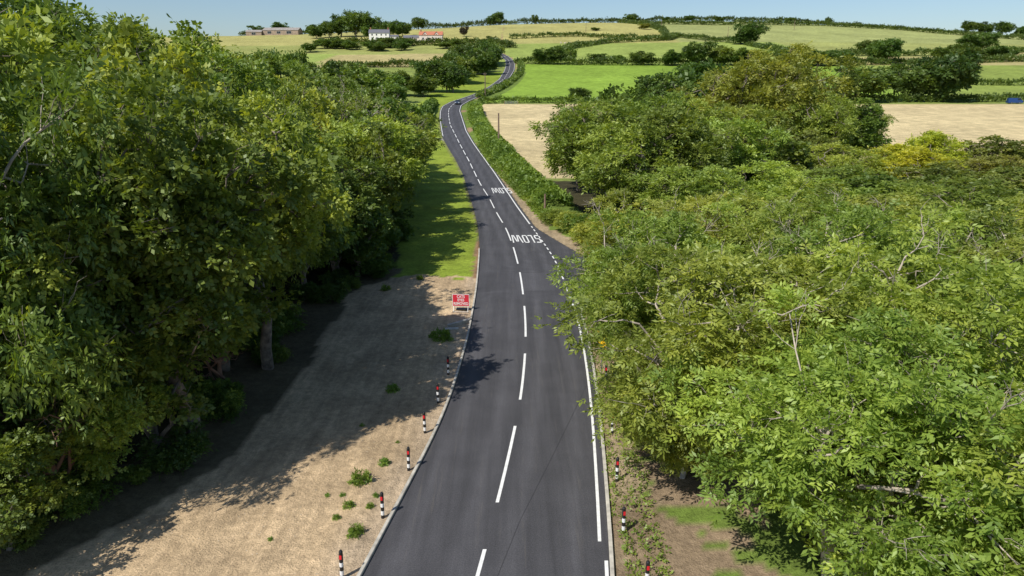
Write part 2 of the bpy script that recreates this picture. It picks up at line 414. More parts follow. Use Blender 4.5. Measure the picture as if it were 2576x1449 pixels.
def tube(pts,rad,ns):
    pts=np.asarray(pts,float);n=len(pts)
    T=nrm(np.gradient(pts,axis=0));ref=np.array([.31,.17,.93]) if abs(T[0][2])<.9 else np.array([1.,.1,0])
    U=nrm(np.cross(T,ref));W=np.cross(T,U)
    ang=np.arange(ns)*2*math.pi/ns
    V=pts[:,None,:]+(U[:,None,:]*np.cos(ang)[None,:,None]+W[:,None,:]*np.sin(ang)[None,:,None])*np.asarray(rad)[:,None,None]
    idx=np.arange(n*ns).reshape(n,ns);nx_=np.roll(idx,-1,1)
    F=np.stack([idx[:-1],nx_[:-1],nx_[1:],idx[1:]],-1).reshape(-1,4)
    return V.reshape(-1,3),F
def curve(a,b,n,rng,wig,sag=0.):
    t=np.linspace(0,1,n)[:,None];p=np.array(a)*(1-t)+np.array(b)*t
    L=np.linalg.norm(np.array(b)-np.array(a))
    j=rng.normal(size=(n,3))*wig*L;j[0]=0;j[-1]=0
    p=p+j;p[:,2]+=sag*L*np.sin(t[:,0]*math.pi);return p
DIM={}
def make_tree(name,seed,H,R,base,nclump,nspray,nl,ln,ll,lw,twigs=True,bare=0,flat=.8,branches=True,sides=6,crad=(.13,.25),trunkr=None,inner=.03,wisp=.15,bark=None,wig=.016):
    DIM[name]=(H,R)
    rng=np.random.default_rng(seed)
    crown_c=np.array([0,0,base+(H-base)*.5]);hh=(H-base)/2
    d=nrm(rng.normal(size=(nclump,3)));d[:,2]=d[:,2]*.9+.12
    az=np.arctan2(d[:,1],d[:,0]);lob=1+.2*np.sin(az*3+seed)+.14*np.sin(az*5+seed*2)+.12*np.sin(d[:,2]*6+seed+az*2)
    rr=rng.uniform(.42,.9,(nclump,1))*lob[:,None]
    C=crown_c+d*np.array([R,R,hh])*rr
    C[:,2]=np.clip(C[:,2],base+.05*hh,H)
    cr=rng.uniform(crad[0],crad[1],nclump)*R
    Vs=[];Fs=[];Ms=[];Ts=[];off=0
    if branches:
        tr=trunkr or H*.022
        lean=rng.normal(size=2)*.05*H
        top=np.array([lean[0],lean[1],base+(H-base)*.55])
        tp=curve((0,0,-.4),top,7,rng,wig);segs=[(tp,np.linspace(tr*1.25,tr*.4,7),sides+2)]
        limbs=[]
        for i in range(8):
            t0=rng.uniform(.3,.95);p0=tp[int(t0*6)]
            a=2*math.pi*i/8+rng.uniform(-.3,.3)
            e=crown_c+np.array([math.cos(a)*R*.6,math.sin(a)*R*.6,rng.uniform(-.35,.7)*hh])
            lp=curve(p0,e,6,rng,.06,.05);limbs.append(lp);segs.append((lp,np.linspace(tr*.5,tr*.16,6),sides))
        LP=np.concatenate(limbs)
        for c in C:
            k=np.argmin(np.linalg.norm(LP-c,axis=1)+np.where(LP[:,2]>c[2],2,0));cp_=curve(LP[k],c,5,rng,.06,.04)
            segs.append((cp_,np.linspace(tr*.2,tr*.07,5),max(4,sides-1)))
            if twigs:
                for q in range(3):
                    e=c+nrm(rng.normal(size=3)+np.array([0,0,.5]))*R*.2
                    segs.append((curve(cp_[3],e,4,rng,.06),np.linspace(tr*.08,tr*.025,4),3))
        for q in range(bare):
            c=C[rng.integers(nclump)];dd=nrm((c-crown_c)+np.array([0,0,hh*.6]));e=c+dd*R*rng.uniform(.2,.38)
            bp=curve(c,e,5,rng,.05);segs.append((bp,np.linspace(tr*.1,tr*.03,5),4))
            for z_ in range(5):
                s_=bp[rng.integers(1,5)];segs.append((curve(s_,s_+nrm(dd+rng.normal(size=3)*.6)*R*.12,3,rng,.05),np.linspace(tr*.05,tr*.02,3),3))
        for p,r,n in segs:
            v,f=tube(p,r,n);Vs.append(v);Fs.append(f+off);off+=len(v);Ms.append(np.zeros(len(f),int));Ts.append(np.full(len(v),.5))
    if nspray:
        w=cr**2;ci=rng.choice(nclump,nspray,p=w/w.sum())
        dd=nrm(rng.normal(size=(nspray,3)));outw=nrm(C[ci]-crown_c)
        dd=nrm(dd+outw*.5+np.array([0,0,.3]))
        rad=cr[ci][:,None]*(rng.uniform(.25,1.1,(nspray,1))**.6)
        nw=int(nspray*wisp)
        rad[-nw:]*=rng.uniform(1.0,1.8,(nw,1))
        P=C[ci]+dd*rad*np.array([1,1,flat])
        nin=int(nspray*inner)
        P[:nin]=crown_c+nrm(rng.normal(size=(nin,3)))*np.array([R,R,hh])*rng.uniform(.1,.75,(nin,1))
        P[:,2]=np.maximum(P[:,2],.15)
        A=nrm(dd+rng.normal(size=(nspray,3))*.5+np.array([0,0,-.15]))
        LV=sprays(P,A,ln,nl,ll,lw,rng)
        nq=nspray*nl
        ctint=rng.uniform(.05,.95,nclump)
        yel=(rng.random(nclump)>.96)*.3
        t=np.clip(ctint[ci]*.6+yel[ci]+rng.uniform(0,.42,nspray)+(rng.random(nspray)>.988)*.4,0,1.4)
        t=np.repeat(t,nl*4)+np.repeat(rng.uniform(-.1,.1,nq),4)
        Vs.append(LV);Fs.append(np.arange(nq*4).reshape(-1,4)+off);Ms.append(np.ones(nq,int));Ts.append(t)
    return mesh_np(name,np.concatenate(Vs),np.concatenate(Fs),[bark or BARK,LEAF],np.concatenate(Ms),np.concatenate(Ts))

ashN=[make_tree('ash_near_%d'%i,100+i,11,5.2,1.2,120,10500,7,.34,.22,.08,bare=30,bark=BARKP) for i in range(3)]
oakN=[make_tree('maple_near_%d'%i,200+i,10,4.8,2.8,90,8000,5,.26,.2,.15,bare=8) for i in range(2)]
tallN=[make_tree('maple_tall_%d'%i,250+i,15,5,5,110,9500,5,.3,.24,.16,bare=12,trunkr=.3,wig=.04) for i in range(2)]
ashM=[make_tree('ash_mid_%d'%i,300+i,16,5.6,3,100,5200,5,.5,.42,.17,bare=8) for i in range(3)]
oakM=[make_tree('oak_mid_%d'%i,400+i,14,6,1.6,95,5600,4,.4,.40,.26,bare=2) for i in range(2)]
treeF=[make_tree('oak_far_%d'%i,500+i,14,6.5,1.8,50,2200,3,.6,.8,.55,sides=4,twigs=False,crad=(.18,.3)) for i in range(4)]
bushN=[make_tree('bush_near_%d'%i,600+i,2.6,1.9,.1,26,1700,5,.22,.17,.09,branches=False,crad=(.2,.4)) for i in range(2)]
bushM=[make_tree('bush_mid_%d'%i,700+i,4,3,.2,26,1200,4,.4,.42,.28,branches=False,crad=(.2,.4)) for i in range(2)]
deadT=[make_tree('dead_ash_0',801,14,4.6,4,60,250,5,.4,.3,.12,bare=60,bark=BARKP,trunkr=.2)]
deadB=[make_tree('dead_shrub_0',811,5,3,.4,60,0,5,.4,.3,.12,bare=70,bark=BARKR,trunkr=.16)]

DK=(.08,.135,.024);MD=(.135,.20,.032);BR=(.23,.295,.048);YL=(.34,.37,.03);OL=(.17,.20,.042)
def jc(c,j=.12):
    k=1+random.uniform(-j,j);return (c[0]*k*(1+random.uniform(-.12,.12)),c[1]*k,c[2]*k)
def tree(name,lib,x,y,h,r,col,z=None,i=None,rot=None):
    me=lib[i if i is not None else random.randrange(len(lib))]
    H0,R0=DIM[me.name]
    zz=GZat(x,y) if z is None else z
    return obj(name,me,(x,y,zz),random.uniform(0,6.28) if rot is None else rot,(r/R0,r/R0,h/H0),color=jc(col))

# ---- left belt (a gap in the belt lets the sun onto the near verge)
rows=[(-14.8,4.2,9.8,26,60,7.2),(-18.2,5.2,15.5,22,62,8.2),(-20.5,5.2,15.5,68,105,9),(-27,6.2,18.5,24,125,9.8),(-37,6.8,20.5,36,140,11),(-50,8.4,23,50,165,15)]
for ri,(x0,r,h,ya,yb,st) in enumerate(rows):
    y=ya
    while y<yb:
        xx=x0+random.uniform(-1.5,1.5)-(.09*max(0,y-62) if ri<4 else .03*max(0,y-60))
        hh=h*random.uniform(.84,1.12)
        if y>75: hh*=max(.75,1-(y-75)*.005)
        near=y<48 and ri<2
        lib=(oakN if ri==0 else ashN) if near else (ashM if random.random()<.7 else oakM)
        col=MD if ri==0 else (BR if random.random()<.5 else MD)
        if y-xx-1.41*r>32.5:
            tree('ash_tree' if lib in (ashN,ashM) else 'maple_tree',lib,xx,y,hh,r*random.uniform(.95,1.15),col)
        y+=st*random.uniform(.85,1.15)
for (x,y,h,r,c) in [(-13.8,60,11,4.6,MD),(-14.6,68,11.5,5,BR),(-15.6,77,12.5,5,MD),(-16,86,12,5.2,BR),(-15.8,95,12,5.2,MD),(-18.5,105,12.5,5.2,MD),(-21,115,11,5,OL),(-24,127,10,5,MD),(-27,140,10,5,MD),
                    (-12.4,53,7,3,DK)]:
    tree('ash_tree',oakM if c in (MD,DK) and y>45 else (ashM if y>45 else oakN),x,y,h,r,c)
tree('maple_tree',tallN,-14.0,26.6,15.5,4.8,MD,i=0);tree('maple_tree',tallN,-13.6,35,14.5,4.6,BR,i=1);tree('maple_tree',tallN,-18.5,22.5,13,3.6,MD,i=1)
tree('hazel_tree',oakN,-17.2,19.6,5.2,2.9,MD);tree('hazel_tree',oakN,-16.2,23.5,5.4,2.6,BR);tree('hazel_tree',oakN,-20.5,17.5,6.5,3,MD)
tree('dead_ash_tree',deadT,-17.6,80,14.8,4.5,MD);tree('dead_ash_tree',deadT,-15.2,92,13.6,4.2,MD)
tree('dead_shrub',deadB,-16.9,22.2,5.2,3,MD,z=.8);tree('dead_shrub',deadB,-14.6,31,5,2.4,MD,z=.6)
for i in range(24):
    y=random.uniform(19,60);x=float(np.interp(y,TEY,TEX))-random.uniform(.4,3)
    s=random.uniform(.35,.8)
    tree('bramble_bush',bushN,x-.6,y,2.2*s,1.9*s,DK if random.random()<.7 else MD)
for i in range(10):
    y=random.uniform(62,140);x=float(np.interp(y,TEY,TEX))-random.uniform(.8,2.5)
    tree('bramble_bush',bushM,x-1,y,2.6,2.2,DK)

# ---- right side
R_T=[(8.3,25.0,9.6,5.5,ashN,BR),(8.0,33.5,9.0,5.0,ashN,BR),(9.2,41,8.6,5.0,ashN,BR),(16,22,10.2,5.8,ashN,BR),(17,31,9.5,5.6,ashN,BR),(17,39,9,5.2,ashN,BR),(10.3,18.0,8.8,5.0,ashN,BR),(15,14.5,9,5,ashN,BR),
     (6.9,24.3,4.6,2.3,ashN,BR),(6.6,29.5,4.8,2.4,ashN,BR),(7.0,37,4.6,2.4,ashN,BR),
     (24.5,28,9,5.8,ashN,BR),(25.5,37,8.6,5.6,ashN,MD),(25,46,8.2,5.4,ashM,BR),(34,41,8.4,6,ashM,BR),(33,50,7.6,5.6,ashM,MD),(42,49,7.8,6,oakM,BR),(24,54,7.6,5,ashM,BR),(32,59,7.2,5.4,oakM,MD),(41,60,7.2,5.6,ashM,MD),(51,60,7.5,6,oakM,MD),(16,49,7.6,4.8,ashM,BR),
     (16.5,58.5,8.4,4.6,ashM,BR),(25,64,8,5.2,ashM,BR),(34,69,7.2,5.4,ashM,MD),(44,70,7,5.6,oakM,OL),(55,72,7.4,6.2,oakM,OL),
     (11.3,69,11.5,5.0,ashM,BR),(10.0,79,13.4,6.2,ashM,BR),(17,73,13,5.6,ashM,MD),(16,84,13.6,5.8,ashM,BR),(23,79,11.5,5.6,ashM,BR),(9.6,96,12,5.6,ashM,MD),
     (31,81,8.6,5.4,oakM,MD),(40,83,7.4,5.6,ashM,BR),(48,84,7.8,5.2,ashM,YL),(53,88,9.2,4.2,ashM,YL),(58,82,6.6,5,ashM,OL),(63,90,8,5.8,oakM,OL),(75,92,8,6.4,oakM,OL),
     (22,93,13,6,ashM,BR),(32,97,12,6,ashM,BR),(42,99,8.5,5.4,oakM,OL),
     (36,112,18.5,8,ashM,(.235,.28,.045)),(45,119,19.5,8.4,ashM,(.235,.28,.045)),(47,106,13,5.6,ashM,BR),(54,113,12,6,oakM,MD),
     (28,132,15,7.5,oakM,DK),(36,143,17,8,treeF,DK),(26,145,14,7,treeF,DK),(48,148,17,8,treeF,DK),(56,137,14,7,treeF,DK),(60,120,11,4.4,ashM,OL)]
for x,y,h,r,lib,c in R_T:
    nm='ash_tree' if lib in (ashN,ashM) else 'oak_tree'
    tree(nm,lib,x,y,h,r,c)
for i in range(18):
    y=random.uniform(24,46);x=float(roadR(y))+random.uniform(2.0,4.5)
    s=random.uniform(.25,.5);tree('bramble_bush',bushN,x,y,1.8*s,1.9*s,MD if random.random()<.5 else BR)
for i in range(12):
    y=random.uniform(56,76);x=float(roadR(max(y,60)))+random.uniform(2.2,4.5)+(62-y if y<62 else 0)*.8
    tree('bramble_bush',bushN,x,y,random.uniform(1.2,2.4),1.9,BR if random.random()<.5 else MD)

# ---- hedges (one mesh each)
def hedge(name,pts,w,h,size,dens,col,nl=3):
    rng=np.random.default_rng(len(name)*7+int(abs(pts[0][0])))
    P=[];A=[];T=[]
    for (x1,y1),(x2,y2) in zip(pts,pts[1:]):
        L=math.hypot(x2-x1,y2-y1);n=int(L*dens)
        t=rng.random(n);ang=rng.uniform(0,math.pi,n)
        s=np.array([-(y2-y1)/L,(x2-x1)/L])
        hn=h*(.6+.8*vnoise(x1+(x2-x1)*t,y1+(y2-y1)*t,11,3))*(.75+.5*vnoise(x1+(x2-x1)*t,y1+(y2-y1)*t,2.5,8))
        rr=rng.uniform(.6,1,n)
        o=np.cos(ang)*w/2*rr;zz=np.sin(ang)**.6*hn*rr
        x=x1+(x2-x1)*t+s[0]*o;y=y1+(y2-y1)*t+s[1]*o
        gz=hz(x,y)+np.clip((y-430)/200,0,1)*(fbm(x,y,160,61)-.5)*5*np.clip((y-520)/200,0,1)
        P.append(np.stack([x,y,gz+zz],-1));A.append(nrm(np.stack([s[0]*np.cos(ang),s[1]*np.cos(ang),np.sin(ang)],-1)+rng.normal(size=(n,3))*.4))
        T.append(np.clip(vnoise(x,y,4,5)*.6+rng.uniform(0,.4,n),0,1))
    P=np.concatenate(P);A=np.concatenate(A);T=np.concatenate(T)
    LV=sprays(P,A,size*.8,nl,size,size*.6,rng);n=len(P)*nl
    me=mesh_np(name,LV,np.arange(n*4).reshape(-1,4),[LEAF],None,np.repeat(T,nl*4))
    return obj(name,me,color=col)
hedge('roadside_hedge',[(-13.2,247),(-10.2,200),(-5.3,155),(-1.2,127),(1.3,110),(3.8,94),(5.5,84)],4.2,2.3,.42,80,(.16,.25,.038),4)
hedge('verge_weeds',[(-6.5,150),(-2.3,120),(.8,101),(3.1,86),(4.6,76)],2.2,.7,.28,60,(.18,.26,.04),3)
hedge('verge_weeds',[(5.6,46),(5.2,38),(4.9,30),(4.6,22),(4.4,17)],1.6,.35,.12,60,(.18,.26,.04),3)
hedge('clipped_hedge',[(-28,252),(-26.6,225),(-24.5,195),(-22.5,172)],3.0,2.8,.45,80,(.12,.20,.03),4)
hedge('field_hedge',[(-12,254),(28,259),(60,259)],2.4,1.7,.6,30,(.12,.19,.03))
hedge('field_hedge',[(60,259),(105,258),(200,262),(420,268)],3,2.4,.8,22,(.09,.14,.028))
hedge('field_hedge',[(2,450),(30,443),(63,440),(200,437),(330,465),(520,470)],5,3.2,1.1,18,(.09,.14,.028))
hedge('field_hedge',[(20,452),(30,520),(46,555),(80,600),(132,613),(144,638),(186,583),(209,437)],5,3,1.2,14,(.09,.14,.028))
hedge('field_hedge',[(132,613),(144,700),(144,795),(130,880)],5,3,1.3,12,(.085,.13,.028))
hedge('field_hedge',[(150,800),(260,775),(387,777),(463,656),(640,600)],6,3,1.4,12,(.09,.135,.028))
hedge('field_hedge',[(100,350),(240,334),(420,320),(600,330)],4,2.4,1,14,(.095,.145,.028))
hedge('field_hedge',[(200,500),(330,504),(378,533),(600,560)],5,3,1.2,14,(.09,.14,.028))
hedge('field_hedge',[(-2,640),(60,655),(132,613)],5,3,1.2,12,(.095,.145,.028))
cp=[(x,888-.00012*(x-100)**2*.3) for x in range(-330,900,60)]
hedge('hilltop_hedge',cp,8,4.6,1.7,11,(.08,.115,.035))
hedge('road_hedge',[(-13,278),(-8.5,298),(-4,325),(0,352),(3.6,380),(5.2,410),(5.4,448)],2.4,1.5,.7,26,(.12,.185,.03))
hedge('hillside_hedge',[(-150,585),(-90,590),(-20,590),(0,560)],7,4.5,1.5,16,(.09,.13,.028))
hedge('hillside_hedge',[(-110,426),(-60,428),(-38,425)],5,3,1.2,18,(.09,.13,.028))

# ---- distant trees
FT=[(126.6,259.6,13,9.5,DK),(148,264,14,9,DK),(160,262,18,10,(.06,.105,.022)),(188,579,17,12,DK),(233,450,15,9.5,DK),(25,264,5,4,DK),
    (18,447,9,6,DK),(26,446,10,6.5,DK),(36,452,9,4.5,MD),(54,452,6,6,DK),(66,452,5,5,MD),(-17,888,16,8,DK),(-25,886,12,6,DK),(28,888,11,4,DK),(144,886,11,8,DK),(185,880,6,5,DK),
    (520,800,13,9,DK),(505,805,13,9,DK),(540,800,15,9,DK),(556,795,12,8,DK),(590,760,16,9,DK),(606,755,12,8,DK),(620,745,9,8,DK),(-109,850,14,9,DK),
    (-150,700,24,12,DK),(-165,705,20,11,DK),(-138,702,20,10,DK),(-176,700,15,9,DK),(-112,690,15,9,DK),(-104,694,12,8,DK),(-125,700,14,8,DK),(-132,672,11,7,DK),(-186,690,12,8,DK),
    (-44,668,9,4,(.07,.05,.04)),(130,716,6,6,OL),(278,464,9,8,DK),(337,531,12,10,DK),(350,538,13,10,DK),(310,500,9,8,DK),(300,470,9,9,DK),(320,475,9,9,DK),
    (97,437,9,7,DK),(112,437,14,9,DK),(126,440,11,8,MD),(140,437,10,9,DK),(150,441,9,8,MD),(170,440,10,9,DK),(186,436,9,8,DK),(200,440,9,8,DK),(80,441,8,7,DK),(158,400,12,9,DK),(85,330,11,9,DK),(98,320,10,8,DK),(96,275,11,7,DK),
    (255,520,9,8,DK),(240,470,8,7,DK),(-228,840,10,7,DK),(-255,800,13,9,DK),(-215,785,9,8,DK),(-275,790,10,9,DK),(340,345,8,8,MD),(300,335,7,8,DK),(260,338,6,7,DK),
    (330,870,7,6,DK),(372,860,9,3,DK),(250,885,6,7,DK),(215,886,7,6,DK),(80,700,3,4,DK)]
for x,y,h,r,c in FT: tree('oak_tree',treeF,x,y,h,r,c)
for i in range(32):
    y=random.uniform(290,480);x=float(fL(y))-random.uniform(8,26)*(1 if y>330 else .8)
    tree('oak_tree',treeF,x,y,random.uniform(10,14.5),random.uniform(5,7.5),DK if random.random()<.6 else MD)
for i in range(30):
    y=random.uniform(175,285);u=random.random();x=float(fL(y))-14-u*60
    tree('oak_tree',treeF,x,y,random.uniform(.85,1.1)*(8+min(u*16,9)),random.uniform(5,7.5),MD if random.random()<.65 else DK)
for i in range(14):
    y=random.uniform(160,270);x=-80-random.uniform(0,50)-.25*(y-150)
    tree('oak_tree',treeF,x,y,random.uniform(16,20),random.uniform(8,10),MD)
for i in range(16):
    x=random.uniform(-150,-30);y=random.uniform(530,585)
    tree('oak_tree',treeF,x,y,random.uniform(5,8),random.uniform(5,8),DK)

# ------------------------------------------------------------------ street furniture
BLACK=simple('black_plastic',(.015,.015,.016),.45,noise=.1);WHITE=simple('white_reflective',(.78,.78,.77),.5,noise=.04)
RED=simple('red_reflector',(.65,.02,.03),.35,noise=.04);STEEL=simple('galvanised_steel',(.32,.33,.34),.45,.7,noise=.1)
GREY=simple('sign_back_grey',(.12,.125,.13),.5,noise=.08);YEL=simple('yellow_sheet',(.85,.5,.01),.5,noise=.04)
WOOD=simple('weathered_wood',(.20,.14,.10),.9,noise=.25,scale=4)
def bollard(x,y):
    mb=MB();r=.066
    bands=[(-.1,.12,0),(.12,.30,1),(.30,.46,0),(.46,.62,1),(.62,1.02,0)]
    for a,b,m in bands: mb.cyl((0,0,a),(0,0,b),r,r,m,14,False)
    mb.cyl((0,0,1.02),(0,0,1.07),r,r*.55,0,14,True)
    mb.box((0,-r-.004,.84),(.08,.012,.15),2)
    me=mb.mesh('verge_marker_post',[BLACK,WHITE,RED])
    o=obj('verge_marker_post',me,(x,y,Z(x,y)+.03));o.rotation_euler=(random.uniform(-.02,.02),random.uniform(-.025,.025),random.uniform(-.15,.15))
for x,y in [(-5.55,18.5),(-4.8,21.7),(-4.3,24.9),(-4.0,28.0),(-3.7,31.0),(-3.5,34.4),(4.3,18.0),(4.0,20.8),(4.25,24.1),(4.6,28),(5.0,33.3)]: bollard(x,y)

def text_mesh(name,body,size,mat,parent,loc,rot,xs=1):
    cu=bpy.data.curves.new(name,'FONT');cu.body=body;cu.size=size;cu.align_x='CENTER';cu.align_y='CENTER';cu.offset=size*.018;cu.extrude=.001
    t=bpy.data.objects.new(name+'_tmp',cu);COL.objects.link(t)
    dg=bpy.context.evaluated_depsgraph_get();dg.update()
    me=bpy.data.meshes.new_from_object(t.evaluated_get(dg));bpy.data.objects.remove(t)
    me.materials.clear();me.materials.append(mat)
    o=obj(name,me,loc,0,(xs,1,1),parent);o.rotation_euler=rot;return o
SR=simple('sign_red',(.62,.03,.05),.45,noise=.04)
e=empty('cats_eyes_removed_sign',(-3.55,45.0,Z(-3.5,45)+.04),-.06)
mb=MB()
mb.box((0,0,.78),(1.18,.02,.88),0);mb.box((0,-.0125,.78),(1.12,.005,.82),1)
obj('panel',mb.mesh('panel',[WHITE,SR]),parent=e)
for i,(w,z) in enumerate((('CATS',1.04),('EYES',.79),('REMOVED',.53))):
    text_mesh('lettering_%d'%i,w,.27,WHITE,e,(0,-.019,z),(math.pi/2,0,0),.84)
mb=MB()
for sx in (-.5,.5):
    mb.cyl((sx,.03,.36),(sx,-.3,0),.018,.018,0,6);mb.cyl((sx,.03,1.15),(sx,.03,.3),.016,.016,0,6);mb.cyl((sx,.03,1.1),(sx,.45,0),.018,.018,0,6)
mb.cyl((-.5,-.3,.03),(.5,-.3,.03),.018,.018,0,6);mb.cyl((-.5,.45,.03),(.5,.45,.03),.018,.018,0,6)
mb.box((0,.2,.06),(.7,.35,.12),1)
obj('frame',mb.mesh('frame',[STEEL,BLACK]),parent=e)

e=empty('traffic_sign',(5.5,45.2,Z(5.5,45)),.25)
mb=MB();mb.box((0,0,1.35),(.72,.02,1.35),0)
for z in (.95,1.7): mb.box((0,-.03,z),(.66,.035,.05),1)
obj('panel',mb.mesh('panel',[GREY,STEEL]),parent=e)
mb=MB()
for sx in (-.25,.25): mb.cyl((sx,-.06,-.2),(sx,-.06,2.05),.035,.035,0,8)
obj('posts',mb.mesh('posts',[STEEL]),parent=e)
e=empty('yellow_road_sign',(4.85,34.3,Z(5,34)),-1.0)
mb=MB();mb.box((0,0,2.1),(.75,.02,.9),0)
obj('panel',mb.mesh('panel',[YEL,BLACK]),parent=e)
mb=MB();mb.cyl((0,.05,-.2),(0,.05,2.5),.035,.035,0,8);obj('post',mb.mesh('post',[STEEL]),parent=e)

def pole(x,y,h,arm=True,name='utility_pole',r=.16):
    mb=MB();mb.cyl((0,0,-.5),(0,0,h),r,r*.7,0,8)
    if arm:
        mb.box((0,0,h-.5),(1.3,.1,.1),0)
        for s in (-.55,0,.55): mb.cyl((s,0,h-.45),(s,0,h-.25),.04,.03,1,6)
    o=obj(name,mb.mesh(name,[WOOD,WHITE]),(x,y,GZat(x,y)));return (x,y,GZat(x,y)+h-.3)
P1=pole(-10.6,281,9.2,r=.22);P2=pole(-2.6,136,8,False,r=.2);P3=pole(3.9,80,2.4,False,'wooden_post');P4=pole(-62,334,8.5)
P5=pole(143.6,701,9,r=.25);P6=pole(276,713,9,r=.25);P7=pole(190,640,8.5,r=.22);P8=pole(70,690,8,r=.22)
P9=pole(-150,390,9)
WIRE=simple('wire',(.05,.05,.05),.6)
mb=MB()
for a,b in ((P1,P4),(P4,P9)):
    for k in (-.5,.5):
        pr=None
        for i in range(13):
            t=i/12;p=(a[0]+(b[0]-a[0])*t,a[1]+(b[1]-a[1])*t+k,a[2]+(b[2]-a[2])*t-1.3*math.sin(math.pi*t))
            if pr: mb.cyl(pr,p,.03,.03,0,4,False)
            pr=p
obj('overhead_wires',mb.mesh('overhead_wires',[WIRE]))

e=empty('field_gate',(-.3,251.5,Z(-.3,251.5)),.0);mb=MB()
for i in range(6): mb.box((0,0,.25+i*.2),(4.2,.04,.06),0)
for sx in (-2.1,0,2.1): mb.box((sx,.03,.75),(.08,.05,1.2),0)
mb.cyl((-2.1,.03,.3),(2.1,.03,1.2),.03,.03,0,6)
for sx in (-2.4,2.4): mb.box((sx,0,.6),(.2,.2,1.5),1)
obj('bars',mb.mesh('bars',[STEEL,WOOD]),parent=e)

# ------------------------------------------------------------------ vehicles
def wheel_add(mb,x,y,r,w,mt,mr):
    mb.cyl((x-w/2,y,r),(x+w/2,y,r),r,r,mt,16);mb.cyl((x-w/2-.01,y,r),(x+w/2+.01,y,r),r*.6,r*.6,mr,12)
GLASS=simple('car_glass',(.02,.025,.03),.08,noise=.02);TYRE=simple('tyre',(.02,.02,.02),.8);LAMP=simple('headlamp',(.8,.8,.8),.15,noise=.02)
def car(name,x,y,rot,col,van=False):
    pm=simple(name+'_paint',col,.25,.3,noise=.03);e=empty(name,(x,y,Z(x,y)+float(ZOFF(y)) if abs(x)<30 else GZat(x,y)+.05),rot)
    mb=MB()
    if van: prof=[(-2.4,.35),(-2.45,1.0),(-2.1,1.25),(-1.5,2.0),(2.4,2.05),(2.5,.35)];gl=[(-2.02,1.3),(-1.52,1.93),(-.6,1.93),(-.6,1.3)]
    else: prof=[(-2.1,.35),(-2.15,.72),(-1.1,.95),(-.35,1.42),(1.1,1.45),(1.85,1.02),(2.1,.95),(2.12,.35)];gl=[(-1.0,.98),(-.33,1.38),(1.05,1.4),(1.65,1.03)]
    def hw(z): return .88 if z<1.0 else .88-(z-1.0)*.35
    n=len(prof)
    Lf=[(-hw(z),yy,z) for yy,z in prof];Rt=[(hw(z),yy,z) for yy,z in prof]
    mb.poly(Lf);mb.poly(Rt[::-1])
    for i in range(n):
        j=(i+1)%n;mi=0
        if (prof[i],prof[j]) in (((-1.1,.95),(-.35,1.42)),((1.1,1.45),(1.85,1.02)),((-2.1,1.25),(-1.5,2.0))): mi=1
        mb.poly([Lf[i],Rt[i],Rt[j],Lf[j]],mi)
    for s in (-1,1):
        mb.poly([(s*(hw(z)+.012),yy,z) for yy,z in gl],1)
    for yy in (-1.35,1.35):
        for s in (-1,1): wheel_add(mb,s*.8,yy,.33,.2,2,3)
    for s in (-.62,.62): mb.box((s,-2.14 if not van else -2.44,.68),(.35,.04,.16),4)
    mb.box((0,-2.13,.45),(.7,.04,.14),2)
    obj('body',mb.mesh('body',[pm,GLASS,TYRE,STEEL,LAMP]),parent=e)
car('blue_car',-19.3,251.5,-.05,(.10,.14,.2))
car('blue_van',180.5,254,1.45,(.03,.07,.2),True)
def trailer(x,y,rot):
    e=empty('white_trailer',(x,y,GZat(x,y)),rot);mb=MB()
    mb.box((0,0,1.35),(4.2,2.0,1.9),0);mb.box((0,0,2.33),(4.0,1.8,.06),1);mb.box((-.6,-1.01,1.6),(1.0,.03,.6),2);mb.box((1.2,-1.01,1.6),(.9,.03,.6),2)
    mb.box((2.6,0,.45),(1.2,.1,.1),3)
    for s in (-.95,.95): mb.cyl((0,s-.08,.33),(0,s+.08,.33),.33,.33,4,14)
    obj('body',mb.mesh('body',[WHITE,GREY,GLASS,STEEL,TYRE]),parent=e)
trailer(98.5,262,.1);trailer(103.3,263,-.15)
CRATE=simple('fresh_timber',(.5,.27,.12),.8,noise=.15)
mb=MB()
for i in range(3):
    for k in range(4): mb.box((i*1.65-1.6,0,.25+k*.42),(1.4,1.1,.07),0)
    for sx in (-.65,.65): mb.box((i*1.65-1.6+sx,-.57,.85),(.08,.04,1.7),0);mb.box((i*1.65-1.6+sx,.57,.85),(.08,.04,1.7),0)
    mb.box((i*1.65-1.6,0,.8),(1.1,.8,1.3),0)
obj('timber_crates',mb.mesh('timber_crates',[CRATE]),(110,262,GZat(110,262)))

